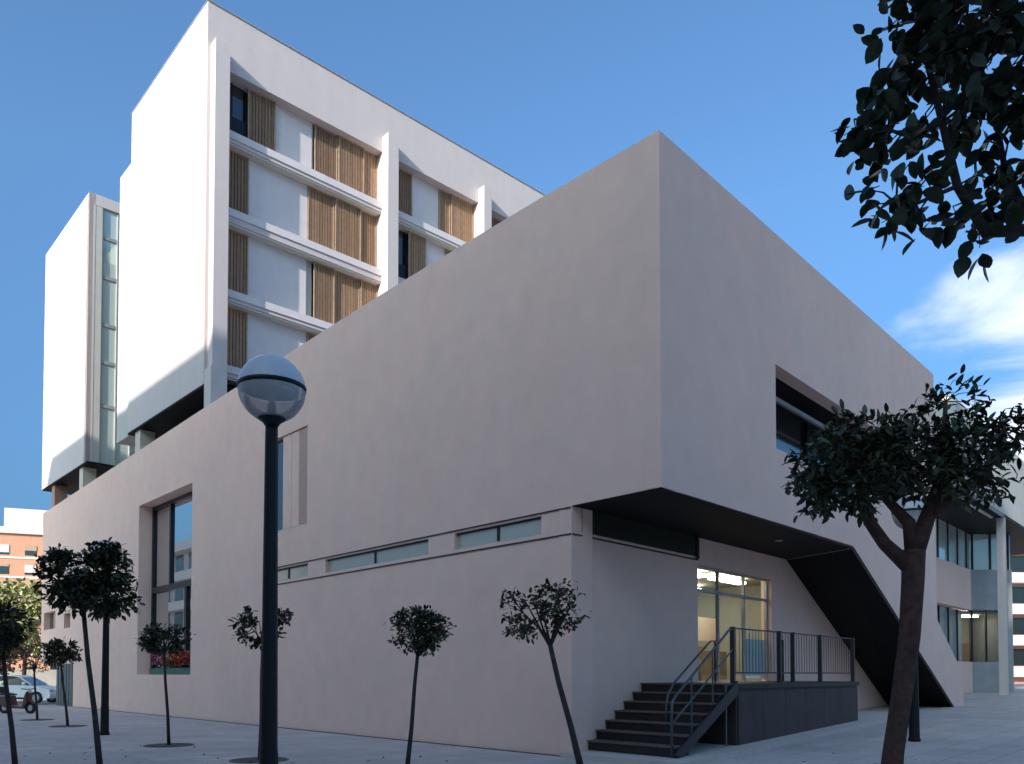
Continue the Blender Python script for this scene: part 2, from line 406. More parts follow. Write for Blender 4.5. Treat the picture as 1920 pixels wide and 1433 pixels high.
# ------------------------------------------------------------------ angular stone building
W = thing('angular_building', 'low angular building in warm grey render with sharp raking roofline and dark overhang', 'building', FL(0, 0, 0))
roofL = [(-2.10, 11.31), (.8, 11.38), (4.7, 11.40), (8, 11.38), (17.0, 11.2), (26, 10.98), (40.1, 10.62)]
out = [(-2.10, 4.9), (-.006, 4.9), (-.006, 0.0), (36.7, 0.0), (36.7, 2.18), (40.1, 2.25)] + roofL[::-1]
strips = [(.82, 3.61), (4.59, 9.32), (10.3, 12.9)]
holes = [rect(18.85, 24.5, 1.6, 8.66), rect(10.38, 12.75, 5.95, 8.86), rect(37.2, 39.55, 4.05, 5.0), rect(34.4, 35.55, 3.98, 4.75)]
holes += [rect(a, b, 4.44, 4.82) for a, b in strips]
holes[0] = rect(18.85, 24.5, 1.6, 8.66)
wallL = plate('wall', FL, out, holes, 0, .62, M['stone'], W)
# fine shadow joints above and below the high-level strip windows
for z in (4.868, 4.345):
    box('shadow_joint', FL, (-.0 if z < 4.5 else .02, 12.9, .001, .022, z - .014, z + .014), M['frame'], W)

# right face with its raking leg
outR = [(.0, 4.905), (9.3, 4.955), (18.85, .45), (20.05, .45), (19.9, 1.66), (16.85, 3.42), (16.85, 11.58), (8, 11.44), (0.0, 11.31)]
wallR = plate('wall', FR, outR, [rect(4.7, 15.6, 6.57, 8.44)], 0, .34, M['stone'], W)
# end cap of the upper volume and the back of the leg
box('wall', FR, (16.45, 16.85, -9.0, -.345, 4.95, 11.5), M['stone'], W)
# black underside: level part and raking part
obj('soffit', MB().prism([tuple(FK(a, o, 0).xy) for a, o in ((.012, 2.135), (9.33, 2.135), (9.96, .012), (.012, .012))], 4.885, 4.898), M['soffit'], W)
rk = MB()
rk.add([FK(9.18, 2.135, 4.884), FK(18.72, 2.135, .40), FK(18.6, .012, .40), FK(9.85, .012, 4.884),
        FK(9.6, 2.135, 4.896), FK(19.2, 2.135, .40), FK(19.1, .012, .40), FK(10.3, .012, 4.896)],
       [(0, 1, 2, 3), (4, 7, 6, 5), (0, 4, 5, 1), (3, 2, 6, 7), (0, 3, 7, 4)])
obj('soffit', rk, M['soffit'], W)
# thin light trim where the two soffits meet
obj('trim', MB().tube([FK(9.2, 2.1, 4.878), FK(9.86, .05, 4.878)], .012, 6), M['edge'], W)
obj('recessed_light', MB().lathe((*FR(6.8, -.9, 0).xy, 4.875), [(.0, .0), (.09, .0), (.10, .02)], 14), M['lens'], W)
# recessed ground floor wall under the overhang
outQ = [(0.004, 0.0), (17.0, 0.0), (17.0, 4.9), (0.004, 4.9)]
plate('wall', FQ, outQ, [rect(.55, 4.62, 4.46, 4.86), rect(4.87, 8.9, 1.42, 4.25)], -.002, .3, M['stone'], W)
sw = box('window', FQ, (.3, 4.8, -.012, .03, 4.42, 4.9), M['glassr'], W)
for a in (4.76,): box('frame', FQ, (a, a + .1, .032, .06, 4.36, 4.9), M['frame'], sw)
box('sill', FQ, (.02, 4.86, .0, .03, 4.33, 4.36), M['terr'], sw)
# inner return faces, roof deck and soffit floor close the volume
obj('roof_deck', MB().prism([tuple(FQ(0, 0, 0).xy + dL * a + dR * b_) for a, b_ in ((-1.75, .64), (39.9, .64), (39.9, 16.4), (-1.75, 16.4))], 10.2, 10.32), M['grey'], W)
obj('floor_slab', MB().prism([tuple(FQ(0, 0, 0).xy + dL * a + dR * b_) for a, b_ in ((-1.75, .64), (36, .64), (36, 16.4), (-1.75, 16.4))], 5.02, 5.2), M['dark'], W)
# ---- tall street window, deep reveal
w1 = box('window', FL, (18.7, 24.65, -.68, -.625, 1.5, 8.75), M['glass'], W)
for a0, a1, z0, z1 in ((24.36, 24.5, 1.6, 8.66), (18.85, 24.36, 8.5, 8.66), (18.85, 24.36, 1.6, 1.7), (22.42, 22.56, 5.24, 8.5), (20.72, 20.92, 1.7, 5.0)):
    box('mullion', FL, (a0, a1, -.624, -.54, z0, z1), M['frame'], w1)
box('transom', FL, (18.85, 24.36, -.624, -.50, 5.0, 5.24), M['frame'], w1)
# ---- slot window with pale blind
w2 = box('window', FL, (10.3, 12.85, -.2, -.15, 5.9, 8.95), M['glassd'], W)
for a0, a1, mt in ((10.4, 10.93, 'blind'), (10.95, 11.4, 'stone'), (11.42, 11.95, 'stone')):
    box('blind', FL, (a0, a1, -.075, -.05, 6.02, 8.84), M[mt], w2)
box('sill', FL, (10.39, 12.74, -.62, -.02, 5.955, 6.0), M['beige'], w2)
# ---- strip windows with sash frames
for a, b_ in strips:
    w = box('window', FL, (a - .05, b_ + .05, -.15, -.10, 4.40, 4.86), M['glasso'], W)
    box('frame', FL, (a, b_, -.098, -.07, 4.44, 4.475), M['edge'], w)
    box('frame', FL, (a, b_, -.098, -.07, 4.78, 4.82), M['frame'], w)
    k = (a + b_) / 2; box('mullion', FL, (k - .03, k + .03, -.098, -.07, 4.48, 4.775), M['frame'], w)
# ---- small windows and service door at the far end
for a0, a1, z0, z1 in ((37.2, 39.55, 4.05, 5.0), (34.4, 35.55, 3.98, 4.75)):
    w = box('window', FL, (a0 - .05, a1 + .05, -.34, -.3, z0 - .05, z1 + .05), M['glassd'], W)
    box('shutter', FL, (a0, a0 + (a1 - a0) * .6, -.298, -.25, z0, z1), M['woodf'], w)
dr = box('service_door', FL, (33.75, 36.6, .003, .05, .02, 2.16), M['doorp'], W, bevel=.01)
for k in range(1, 6): box('rib', FL, (33.75 + k * .475, 33.78 + k * .475, .052, .07, .05, 2.12), M['frame'], dr)
# ---- ribbon window of the right face
rw = box('window', FR, (4.6, 15.7, -1.25, -1.2, 6.4, 8.6), M['glassd'], W)
box('frame', FR, (4.7, 15.6, -.62, -.54, 8.06, 8.16), M['grey'], rw)
box('frame', FR, (4.7, 15.6, -1.19, -1.08, 6.75, 6.85), M['grey'], rw)
for k in range(1, 5): box('mullion', FR, (4.7 + k * 2.2, 4.78 + k * 2.2, -1.19, -1.1, 6.86, 8.4), M['frame'], rw)
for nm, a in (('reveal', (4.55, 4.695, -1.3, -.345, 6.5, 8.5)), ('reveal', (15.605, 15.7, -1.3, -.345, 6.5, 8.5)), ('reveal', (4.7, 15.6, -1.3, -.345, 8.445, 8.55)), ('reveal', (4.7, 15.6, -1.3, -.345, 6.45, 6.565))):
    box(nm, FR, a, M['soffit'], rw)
# ---- entrance: lit lobby behind a glazed screen
lob = box('lobby_back_wall', FQ, (4.0, 11.5, -5.2, -5.0, 1.3, 4.6), M['intw'], W)
box('lobby_floor', FQ, (4.0, 11.5, -5.0, -.305, 1.3, 1.40), M['intf'], W)
box('lobby_ceiling', FQ, (4.0, 11.5, -5.0, -.305, 4.40, 4.5), M['intw'], W)
box('lobby_side_wall', FQ, (3.9, 4.0, -5.0, -.305, 1.3, 4.6), M['intw'], W)
box('lobby_side_wall', FQ, (11.5, 11.6, -5.0, -.305, 1.3, 4.6), M['intw'], W)
for a0, a1, o0, o1 in ((6.1, 7.3, -1.35, -1.1), (7.8, 9.6, -1.35, -1.1), (7.2, 10.4, -3.2, -3.0)):
    box('ceiling_lamp', FQ, (a0, a1, o0, o1, 4.24, 4.31), M['lampred'], W)
for k, (a0, z1) in enumerate(((5.4, 2.6), (7.3, 3.3), (9.6, 3.1))):
    sh = box('cabinet', FQ, (a0, a0 + 1.1, -4.98, -4.5, 1.41, z1), M['shelf' if k != 1 else 'white'], W)
    for q in range(3): box('shelf_front', FQ, (a0 + .04, a0 + 1.06, -4.498, -4.47, 1.5 + q * .45, 1.88 + q * .45), M['beige' if q % 2 else 'red'], sh) if 1.88 + q * .45 < z1 else None
for a0, a1, z0, z1, mt in ((6.6, 7.5, 1.7, 2.9, 'red'), (7.8, 8.3, 2.2, 3.2, 'white'), (8.6, 9.9, 2.6, 3.3, 'beige'), (9.1, 10.6, 1.45, 2.3, 'shelf')):
    box('display_board', FQ, (a0, a1, -2.3, -2.25, z0, z1), M[mt], W)
box('counter', FQ, (6.9, 9.7, -3.2, -2.6, 1.41, 2.45), M['white'], W)
ed = thing_part = bpy.data.objects.new('entrance_door', None); col.objects.link(ed); ed.parent = W; ORG[ed.name] = ORG[W.name]
for a0, a1, z0, z1 in ((4.87, 4.93, 1.42, 4.25), (8.84, 8.9, 1.42, 4.25), (4.93, 8.84, 4.19, 4.25), (4.93, 8.84, 3.62, 3.69), (6.1, 6.16, 1.42, 4.19), (7.5, 7.56, 1.42, 3.62), (7.50, 7.56, 3.69, 4.19)):
    box('frame', FQ, (a0, a1, -.2, -.12, z0, z1), M['edge'], ed)
for a0, a1 in ((4.93, 6.1), (6.16, 7.5), (7.56, 8.84)):
    box('pane', FQ, (a0, a1, -.165, -.155, 1.45, 3.62), M['clear'], ed)
    box('pane', FQ, (a0, a1, -.165, -.155, 3.69, 4.19), M['clear'], ed)
box('pane', FQ, (7.6, 8.8, -.15, -.14, 1.5, 2.55), M['glassg'], ed, label='greenish obscured lower pane of the right leaf')
for a in (7.3, 7.68): obj('handle', MB().tube([FQ(a, -.06, 2.1), FQ(a, -.06, 2.9)], .02, 6), M['edge'], ed)
# ---- recessed continuation beyond the leg: glazed floors, beige band
box('window', FQ, (17.0, 30.5, -.12, -.05, 6.5, 8.4), M['glassg'], W)
for k in range(9): box('mullion', FQ, (17.5 + k * 1.55, 17.56 + k * 1.55, -.048, -.0, 6.6, 8.35), M['frame'], W)
box('wall', FQ, (17.004, 30.6, -.35, 0.0, 4.66, 6.58), M['stone'], W)
g2 = box('window', FQ, (17.01, 30.55, -.5, -.42, 2.2, 4.66), M['glassg'], W)
for k in range(9): box('mullion', FQ, (17.6 + k * 1.5, 17.67 + k * 1.5, -.418, -.36, 2.2, 4.655), M['frame'], g2)
box('wall', FQ, (17.004, 30.6, -.35, 0.0, 0.3, 2.2), M['stone'], W)
# frontal bay turning towards the viewer
pB = FQ(30.62, 0, 0); FB = Frame(Vector((pB.x, pB.y)), Vector((1, 0)), Vector((0, -1)))
box('wall', FB, (.0, 1.95, -.3, 0, 4.66, 6.58), M['grey'], W)
box('wall', FB, (.0, 1.95, -.3, 0, .3, 2.2), M['grey'], W)
wb = box('window', FB, (.0, 1.45, -.24, -.16, 2.2, 4.66), M['clear'], W)
for k in range(3): box('mullion', FB, (.02 + k * .68, .09 + k * .68, -.155, -.08, 2.2, 4.655), M['frame'], wb)
box('wall', FB, (1.5, 1.95, -.3, -.003, 2.2, 4.66), M['grey'], W)
wc = box('window', FB, (.0, 1.95, -.2, -.12, 6.58, 8.38), M['glassg'], W)
for k in range(3): box('mullion', FB, (.1 + k * .85, .16 + k * .85, -.115, -.05, 6.6, 8.36), M['frame'], wc)
box('lobby_back_wall', FB, (-1.5, 1.9, -3.6, -3.5, .4, 4.6), M['intw'], W)
box('ceiling_lamp', FB, (-.4, 1.3, -1.9, -1.7, 4.45, 4.5), M['lampred'], W)
box('lobby_ceiling', FB, (-1.2, 1.9, -3.4, -.31, 4.56, 4.64), M['intw'], W)
for k in range(2): box('shelf_front', FB, (.1 + k * .9, .75 + k * .9, -3.45, -3.1, 1.0, 2.9 + .3 * (k % 2)), M['shelf'], W)
# upper wing beyond the gap with its dark canopy
box('wall', FB, (1.85, 1.95, -3.6, -.301, .3, 8.38), M['grey'], W)
box('wall', FR, (19.6, 40, -8, 0.0, 8.42, 11.5), M['core'], W, label='pale upper wing beyond the gap')
box('soffit', FR, (17.2, 40, -2.3, -.01, 8.3, 8.416), M['soffit'], W)
box('fascia', FR, (17.2, 26.9, -.008, .02, 8.22, 8.40), M['frame'], W)
box('trim', FR, (19.2, 26.6, -.42, -.34, 8.22, 8.29), M['cream'], W)
c0 = FR(27.3, -.2, 0)
box('column', FR, (27.15, 27.4, -.32, -.02, .3, 8.3), M['white'], W)

# ------------------------------------------------------------------ entrance steps, terrace and rails
st = thing('entrance_steps', 'seven dark stone steps climbing beside the recessed wall to the entrance', 'steps', FK(1.5, 1, .1))
for i in range(7):
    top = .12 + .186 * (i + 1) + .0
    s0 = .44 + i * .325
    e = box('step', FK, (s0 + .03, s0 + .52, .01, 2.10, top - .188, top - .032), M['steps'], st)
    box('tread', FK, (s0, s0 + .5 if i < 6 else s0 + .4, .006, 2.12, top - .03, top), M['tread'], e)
te = thing('entrance_terrace', 'raised brown stone terrace with dark edge in front of the glazed entrance', 'terrace', FK(6, 1, .1))
box('platform', FK, (2.79, 9.55, .006, 2.11, .0, 1.31), M['terr'], te)
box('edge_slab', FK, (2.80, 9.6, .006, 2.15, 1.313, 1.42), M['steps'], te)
for k in range(6): box('cladding_panel', FK, (2.86 + k * 1.11, 2.86 + k * 1.11 + 1.095, 2.112, 2.135, .1, 1.25), M['terr'], te)
rl = thing('terrace_railing', 'dark metal railing with flat posts along the terrace edge', 'railing', FR(6, 0, 1.42))
for a, w in ((2.75, .06), (4.92, .07), (5.62, .04), (7.2, .07), (9.36, .05)):
    box('post', FR, (a - w / 2, a + w / 2, -.12, -.03, 1.42, 2.56), M['rail'], rl)
for z in (2.52, 1.62): box('rail', FR, (2.79, 9.34, -.09, -.07, z, z + .03), M['rail'], rl)
bl = MB()
for k in range(44):
    a = 2.9 + k * .147
    bl.tube([FR(a, -.08, 1.65), FR(a, -.08, 2.52)], .006, 4)
stuff(obj('balusters', bl, M['rail'], rl))
box('post', FR, (9.36, 9.40, -2.0, -1.95, 1.42, 2.56), M['rail'], rl)
hr = thing('stair_handrail', 'grey double tube handrail down the open side of the steps', 'handrail', FR(1.5, 0, .1))
top = [FR(2.72, -.06, 2.5), FR(2.6, -.06, 2.5), FR(.55, -.06, 1.22), FR(.42, -.06, 1.1), FR(.40, -.06, .9), FR(.40, -.06, .12)]
obj('rail', MB().tube(top, .024, 8), M['steel'], hr, True)
obj('rail', MB().tube([FR(2.72, -.06, 2.1), FR(.42, -.06, .72)], .018, 8), M['steel'], hr, True)
box('stringer', FR, (2.3, 2.35, -.02, .0, .2, 1.4), M['steel'], hr)
sg = MB().side(FR, [(.36, .16), (2.78, 1.47), (2.78, 1.2), (.62, .1)], -.02, .025)
obj('stringer', sg, M['rail'], hr)
for a, z in ((1.1, 1.55), (1.9, 2.05)): obj('post', MB().tube([FR(a, -.06, z - 1.05), FR(a, -.06, z)], .018, 6), M['steel'], hr)
h2 = thing('stair_handrail', 'slim curved handrail in the middle of the dark steps', 'handrail', FR(1.0, -1, .1))
obj('rail', MB().tube([FK(1.35, 1.35, .3), FK(1.35, 1.35, 1.0), FK(1.42, 1.35, 1.2), FK(1.62, 1.35, 1.42), FK(3.1, 1.35, 2.3), FK(3.3, 1.35, 2.32), FK(3.3, 1.35, 1.43)], .022, 8), M['steel'], h2, True)

# ------------------------------------------------------------------ white residential tower
T = thing('residential_tower', 'tall white residential tower with wood shutters rising behind the angular building', 'building', FL(20, 0, 11))
ZB = 12.08
plate('wall', FL, [(17.93, ZB), (26.1, ZB), (26.1, 26.22), (17.93, 26.22)], [], 0, .3, M['white'], T)
box('soffit', FL, (17.6, 26.1, -12, -.01, 12.0, 12.075), M['soffit'], T)
box('corner_pier', FT, (0.006, .66, -.7, -.004, 12.6, 26.22), M['white'], T)
box('parapet', FT, (.006, 34, -.7, -.002, 24.02, 26.23), M['white'], T)
box('coping', FT, (-.02, 34, -.3, .03, 26.232, 26.27), M['edge'], T)
box('coping', FL, (17.93, 26.12, -.3, .02, 26.232, 26.27), M['edge'], T)
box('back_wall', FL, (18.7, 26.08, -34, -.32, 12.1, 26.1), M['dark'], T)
bays = [(.67, 7.6), (8.15, 13.02), (13.5, 20.4), (20.9, 27.0)]
finx = [(.12, .67), (7.6, 8.15), (13.02, 13.5), (20.4, 20.9)]
for i, (a, b_) in enumerate(finx):
    zb = 10.9 if i == 0 else 12.6
    box('fin', FT, (a, b_, -.003, .43, zb, 24.68), M['white'], T, bevel=.01)
    if i: box('fin', FT, (a + .005, b_ - .005, -.7, -.004, zb, 24.015), M['white'], T)
# the fin and corner run down to the roof of the low building
box('corner_pier', FL, (17.32, 17.9, -.6, -.004, 10.9, 12.59), M['white'], T)
zl = [(23.98, 24.02), (21.35, 21.85), (18.32, 18.92), (15.36, 15.86), (12.5, 13.02)]
for a, b_ in bays:
    for z0, z1 in zl[1:]:
        l = box('floor_ledge', FT, (a + .003, b_ - .003, -.69, -.06, z0 + .06, z1), M['white'], T)
        box('lip', FT, (a + .003, b_ - .003, -.06, -.015, z1 - .3, z1 - .02), M['panel'], l)
        box('drip', FT, (a + .003, b_ - .003, -.6, -.1, z0, z0 + .055), M['cream'], l)
def shutter(a, b_, z0, z1, o=-.42):
    s = bpy.data.objects.new('shutter', None)
    f = MB()
    for q in ((a, b_, o, o + .04, z0, z0 + .06), (a, b_, o, o + .04, z1 - .06, z1), (a, a + .05, o, o + .04, z0 + .06, z1 - .06), (b_ - .05, b_, o, o + .055, z0 + .06, z1 - .06)): f.box(FT, *q)
    fo = obj('shutter', f, M['woodf'], T)
    sl = MB(); n = max(3, int((b_ - a - .1) / .115))
    w = (b_ - a - .1) / n
    for k in range(n):
        x = a + .05 + k * w; sl.box(FT, x + .012, x + w - .014, o - .012 + rnd.uniform(-.006, .006), o + .025, z0 + .06, z1 - .06)
    stuff(obj('slats', sl, M['wood'], fo))
def bay_row(a, b_, z0, z1, lay):
    # lay: list of (kind, fraction end)
    x = a
    for kind, e in lay:
        e = a + (b_ - a) * e
        if kind == 'w': shutter(x + .01, e - .01, z0, z1, (-.44, -.37)[sum(1 for q in lay if q[1] < (e - a) / (b_ - a)) % 2])
        elif kind == 'p':
            box('wall_panel', FT, (x, e, -.55, -.45, z0, z1), M['panel'], T)
        elif kind == 'd':
            w = box('window', FT, (x, e, -.62, -.58, z0, z1), M['glassd'], T)
            box('frame', FT, (x + (e - x) * .42, x + (e - x) * .5, -.575, -.52, z0, z1), M['frame'], w)
            box('railing_panel', FT, (x, e, -.5, -.47, z0, z0 + .85), M['frame'], w)
        elif kind == 'c': box('curtain', FT, (x, e, -.56, -.52, z0, z1), M['core'], T)
        x = e
rows = [(21.85, 24.02), (18.92, 21.35), (15.86, 18.32), (13.02, 15.36)]
layA = [('d', .15), ('w', .315), ('p', .55), ('c', .565), ('w', .72), ('w', .9), ('w', 1.0)]
layB = [('w', .165), ('p', .525), ('w', .70), ('w', .88), ('w', 1.0)]
layB2 = [('w', .165), ('p', .52), ('c', .56), ('w', .70), ('w', .88), ('w', 1.0)]
layC = [('w', .27), ('p', .58), ('w', .72), ('w', 1.0)]
layD = [('d', .22), ('w', .42), ('p', .66), ('w', .82), ('w', 1.0)]
layE = [('w', .2), ('p', .45), ('w', .72), ('d', 1.0)]
lays = [[layA, layB, layB2, layB], [layC, layD, layC, layD], [layE, layB, layD, layB], [layD, layE, layC, layE]]
for (a, b_), ll in zip(bays, lays):
    for (z0, z1), lay in zip(rows, ll): bay_row(a, b_, z0 + .003, z1 - .003, lay)
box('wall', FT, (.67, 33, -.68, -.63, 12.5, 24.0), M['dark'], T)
box('wall', FT, (27.0, 34, -.6, -.01, 12.6, 24.015), M['white'], T)
# stair core set back on the street side
box('wall', FL, (26.102, 28.1, -7, -.16, ZB, 24.35), M['core'], T)
box('roof_plant', FL, (26.4, 28.3, -4.4, -2.6, 24.36, 25.6), M['beige'], T)
# far white block with glazed return
plate('wall', FL, [(32.25, ZB - .05), (40.5, ZB - .05), (40.5, 25.5), (32.25, 25.5)], [], 0, .3, M['white'], T)
box('wall', FL, (32.6, 40.48, -10, -.302, ZB + .02, 25.45), M['white'], T)
box('soffit', FL, (32.0, 40.4, -10, -.01, 11.95, 12.02), M['soffit'], T)
FG = Frame(P0 + dL * 32.25, Vector((.7293, .6842)), Vector((.6842, -.7293)))   # return face of the far block
box('wall', FG, (.0, .2, -.3, .0, ZB - .045, 25.495), M['white'], T)
box('wall', FG, (.203, .62, -.3, -.01, ZB - .04, 24.94), M['core'], T)
box('wall', FG, (.203, 9, -.3, .0, 24.95, 25.495), M['white'], T)
cg = box('curtain_wall', FG, (.625, 9, -.2, -.12, ZB - .04, 24.95), M['glassg'], T)
for k in range(12): box('mullion', FG, (.63 + k * .7, .68 + k * .7, -.118, -.05, ZB - .03, 24.94), M['core'], cg)
for z in (14.9, 17.1, 19.0, 21.4, 23.4): box('transom', FG, (.64, 9, -.119, -.06, z, z + .16), M['grey'], cg)
# open storey: columns and dark back wall
for s in (25.2, 33.4, 38.6):
    box('column', FL, (s - .3, s + .3, -.75, -.13, 10.0, 12.0), M['beige'] if s < 38 else M['brickd'], T)
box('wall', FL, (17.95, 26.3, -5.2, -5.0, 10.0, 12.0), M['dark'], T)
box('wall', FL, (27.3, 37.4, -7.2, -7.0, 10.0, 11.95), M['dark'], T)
box('parapet_rail', FL, (26.6, 31.5, -2.7, -2.6, 10.3, 11.7), M['beige'], T)

# small glazed stair block behind the gap on the right
S = thing('stair_block', 'pale glazed stair block half hidden behind the leafy tree crown', 'building', (23.0, 41.5, .8))
box('wall', FX, (22.25, 22.62, -46, -41.3, .8, 16.0), M['white'], S)
box('window', FX, (21.3, 22.24, -44, -41.35, .8, 15.4), M['glassg'], S)
box('roof', FX, (21.2, 22.7, -44, -41.25, 16.003, 16.15), M['edge'], S)

# ------------------------------------------------------------------ street blocks behind the viewer (they throw the shade and stand in the window reflections)
def street_block(label, t0, t1, w0, w1, h, nfl, mat, group='apartment blocks across the street'):
    mat = M['facing'] if mat is M['beige'] else mat
    b = thing('apartment_block', label, 'building', FL((t0 + t1) / 2, w0, 0), group)
    box('wall', FL, (t0, t1, w0 + 1.2, w1, 0, h - .001), mat, b)
    fh = h / nfl
    n = max(2, int((t1 - t0) / 3.6))
    for k in range(nfl):
        z = k * fh
        box('balcony', FL, (t0 + .05, t1 - .05, w0, w0 + 1.195, z + fh - .95, z + fh), M['cream'], b)
        m = MB()
        for q in range(n):
            a = t0 + (t1 - t0) * (q + .2) / n; m.box(FL, a, a + (t1 - t0) / n * .6, w0 + 1.15, w0 + 1.198, z + .2, z + fh - 1.0)
        obj('window_row', m, M['glassd'], b)
    return b
street_block('long cream block with balcony bands across the street', 7.25, 28.9, 36, 49, 27.0, 9, M['beige'])
street_block('slightly taller cream block beside the long one', -9, 7.24, 36, 49, 28.5, 9, M['beige'])
street_block('narrow tallest pale block directly behind the plaza', -17.3, -9.01, 36, 50, 32.5, 10, M['beige'])
street_block('longest pale block at the far side of the plaza', -80, -17.31, 36, 50, 30.0, 10, M['beige'])
street_block('low block with pale bands mirrored in the tall window', 70, 108, 20, 32, 15.8, 5, M['white'])

# ------------------------------------------------------------------ background left: brick flats, planting, car
BB = thing('brick_building', 'orange brick apartment building with cream bands and white rooftop room at left edge', 'building', (-70, 118, .6))
dB = Vector((.93, .367)).normalized(); FBk = Frame(Vector((-86, 112)), dB, Vector((dB.y, -dB.x)))
box('wall', FBk, (0, 40, -12, 0, 0, 22.2), M['brick'], BB)
box('cornice', FBk, (-.3, 40.3, -12.2, .5, 22.203, 23.1), M['cream'], BB)
box('rooftop_room', FBk, (12.6, 26, -9, -1.5, 23.103, 26.2), M['white'], BB)
box('parapet', FBk, (18.2, 24, -.45, .3, 23.103, 23.8), M['cream'], BB)
for k in range(7):
    z = 2.0 + k * 2.85
    box('band', FBk, (0, 40, 0.002, .12, z - .55, z - .3), M['cream'], BB)
    for q in range(11):
        a = 1.6 + q * 3.5
        w = box('window', FBk, (a, a + 1.5, .004, .06, z, z + 1.45), M['glassd'], BB)
        box('shutter', FBk, (a, a + 1.5, .062, .1, z + (.3, .7, 1.1)[(q + k) % 3], z + 1.45), M['white'] if (q + k) % 2 else M['woodf'], w)
BR = thing('brick_building', 'red brick building with white balcony bands glimpsed past the white column at right', 'building', (50, 72, .8))
FBr = Frame(Vector((40, 72)), Vector((1, 0.1)).normalized(), Vector((.0995, -.995)))
box('wall', FBr, (0, 26, -10, 0, 0, 17), M['brickd'], BR)
for k in range(6): 
    bd = box('balcony', FBr, (0, 26, .002, 1.0, 1.4 + k * 2.8, 2.3 + k * 2.8), M['white'], BR)
    for q in range(6): box('window', FBr, (1 + q * 4, 3 + q * 4, .003, .05, 2.4 + k * 2.8, 3.9 + k * 2.8), M['glassd'], BR)
tag(box('garden_wall', FX, (34, 60, -50.3, -50, .6, 2.6), M['cream']), 'sunlit cream garden wall behind the white column at right', 'wall')
structure(obj('lawn', MB().box(FL, 40, 62, -16, -.6, -.1, .03), M['lawn']))
tag(box('boundary_wall', FL, (63, 63.4, -26, 12, 0, 2.0), M['cream']), 'low sunlit cream wall behind the hedge at left', 'wall')

def leaf_shape(L, w, droop=.12):
    v = [(0, 0, 0)]
    for u, h in ((.14, .30), (.34, .48), (.58, .47), (.82, .28)):
        z = -droop * L * u * u
        v += [(L * u, -w * h, z + w * .10 * h * 2), (L * u, 0, z - .02 * L), (L * u, w * h, z + w * .10 * h * 2)]
    v.append((L, 0, -droop * L)); f = [(0, 1, 2), (0, 2, 3)]
    for k in range(3):
        a = 1 + 3 * k; f += [(a, a + 3, a + 4, a + 1), (a + 1, a + 4, a + 5, a + 2)]
    return v, f + [(10, 13, 11), (11, 13, 12)]
leaf_cache = {}
def leaf_mesh(L, w, mat):
    k = (L, w, mat.name)
    if k not in leaf_cache:
        me = bpy.data.meshes.new('leaf'); v, f = leaf_shape(L, w); me.from_pydata(v, [], f); me.materials.append(mat)
        for p in me.polygons: p.use_smooth = True
        leaf_cache[k] = me
    return leaf_cache[k]
def rand_rot(rg, out=None, hang=0.0):
    d = Vector((rg.gauss(0, 1), rg.gauss(0, 1), rg.gauss(0, .8) - hang))
    if out is not None: d += out * .9
    if d.length < 1e-3: d = Vector((1, 0, 0))
    d.normalize(); up = Vector((rg.gauss(0, .6), rg.gauss(0, .6), 1)); y = up.cross(d)
    if y.length < 1e-3: y = Vector((0, 1, 0))
    y.normalize(); z = d.cross(y)
    return Matrix((d, y, z)).transposed()
DENS = 1.0
def tree(name, label, cat, base, trunk, limbs, lobes, leaf=(.09, .045), per=14, spread=.13, mat='leaf', bark='barkd', single=0, seed=1, group=None, hang=0, parts=True, twig=.006):
    rg = random.Random(seed)
    t = thing(name, label, cat, (base[0], base[1], ground_z(*base)), group)
    m = MB(); m.tube([p[:3] for p in trunk], [p[3] for p in trunk], 10)
    lim_pts = [Vector(p[:3]) for p in trunk[-2:]]
    obj('trunk', m, M[bark], t, True)
    lm = MB()
    for l in limbs:
        lm.tube([p[:3] for p in l], [p[3] for p in l], 7)
        for a, b2 in zip(l, l[1:]):
            for k in range(1, 4): lim_pts.append(Vector(a[:3]).lerp(Vector(b2[:3]), k / 3))
    cl = []
    for (cx, cy, cz, rx, ry, rz, n) in lobes:
        for _ in range(n):
            while True:
                q = Vector((rg.uniform(-1, 1), rg.uniform(-1, 1), rg.uniform(-1, 1)))
                if q.length <= 1: break
            if q.length > .01: q = q.normalized() * (q.length ** .55)
            cl.append((Vector((cx + q.x * rx, cy + q.y * ry, cz + q.z * rz)), Vector((cx, cy, cz)), q))
    for p, c, q in cl:
        a = min(lim_pts, key=lambda u: (u - p).length)
        mid = a.lerp(p, .5) + Vector((rg.uniform(-.03, .03), rg.uniform(-.03, .03), rg.uniform(-.02, .05)))
        lm.tube([a, mid, p], [twig * 1.5, twig, twig * .5], 4, False)
    obj('limbs', lm, M[bark], t, True)
    mats = []
    for p, c, q in cl:
        for _ in range(max(1, int(rg.gauss(per, per * .25)))):
            r = rand_rot(rg, q, hang); s = rg.uniform(.65, 1.15)
            d = Vector((rg.gauss(0, 1), rg.gauss(0, 1), rg.gauss(0, .8))) * spread * .55
            mats.append(Matrix.Translation(p + d) @ r.to_4x4() @ Matrix.Scale(s, 4))
    rg.shuffle(mats)
    if single:
        # nearest leaves to the viewer become single parts
        mats.sort(key=lambda k: (k.translation - Vector((0, 0, CAM_H))).length)
    sing, rest = mats[:single], mats[single:]
    v, f = leaf_shape(*leaf); mb = MB()
    vv = [Vector(x) for x in v]
    for k in rest: mb.add([k @ x for x in vv], f)
    cr = stuff(obj('crown', mb, M[mat], t, True))
    if single:
        me = leaf_mesh(leaf[0], leaf[1], M['leafo']); off = Matrix.Translation(-ORG[t.name])
        for k in sing:
            o = bpy.data.objects.new('leaf', me); col.objects.link(o); o.parent = t; o.matrix_local = off @ k
    return t

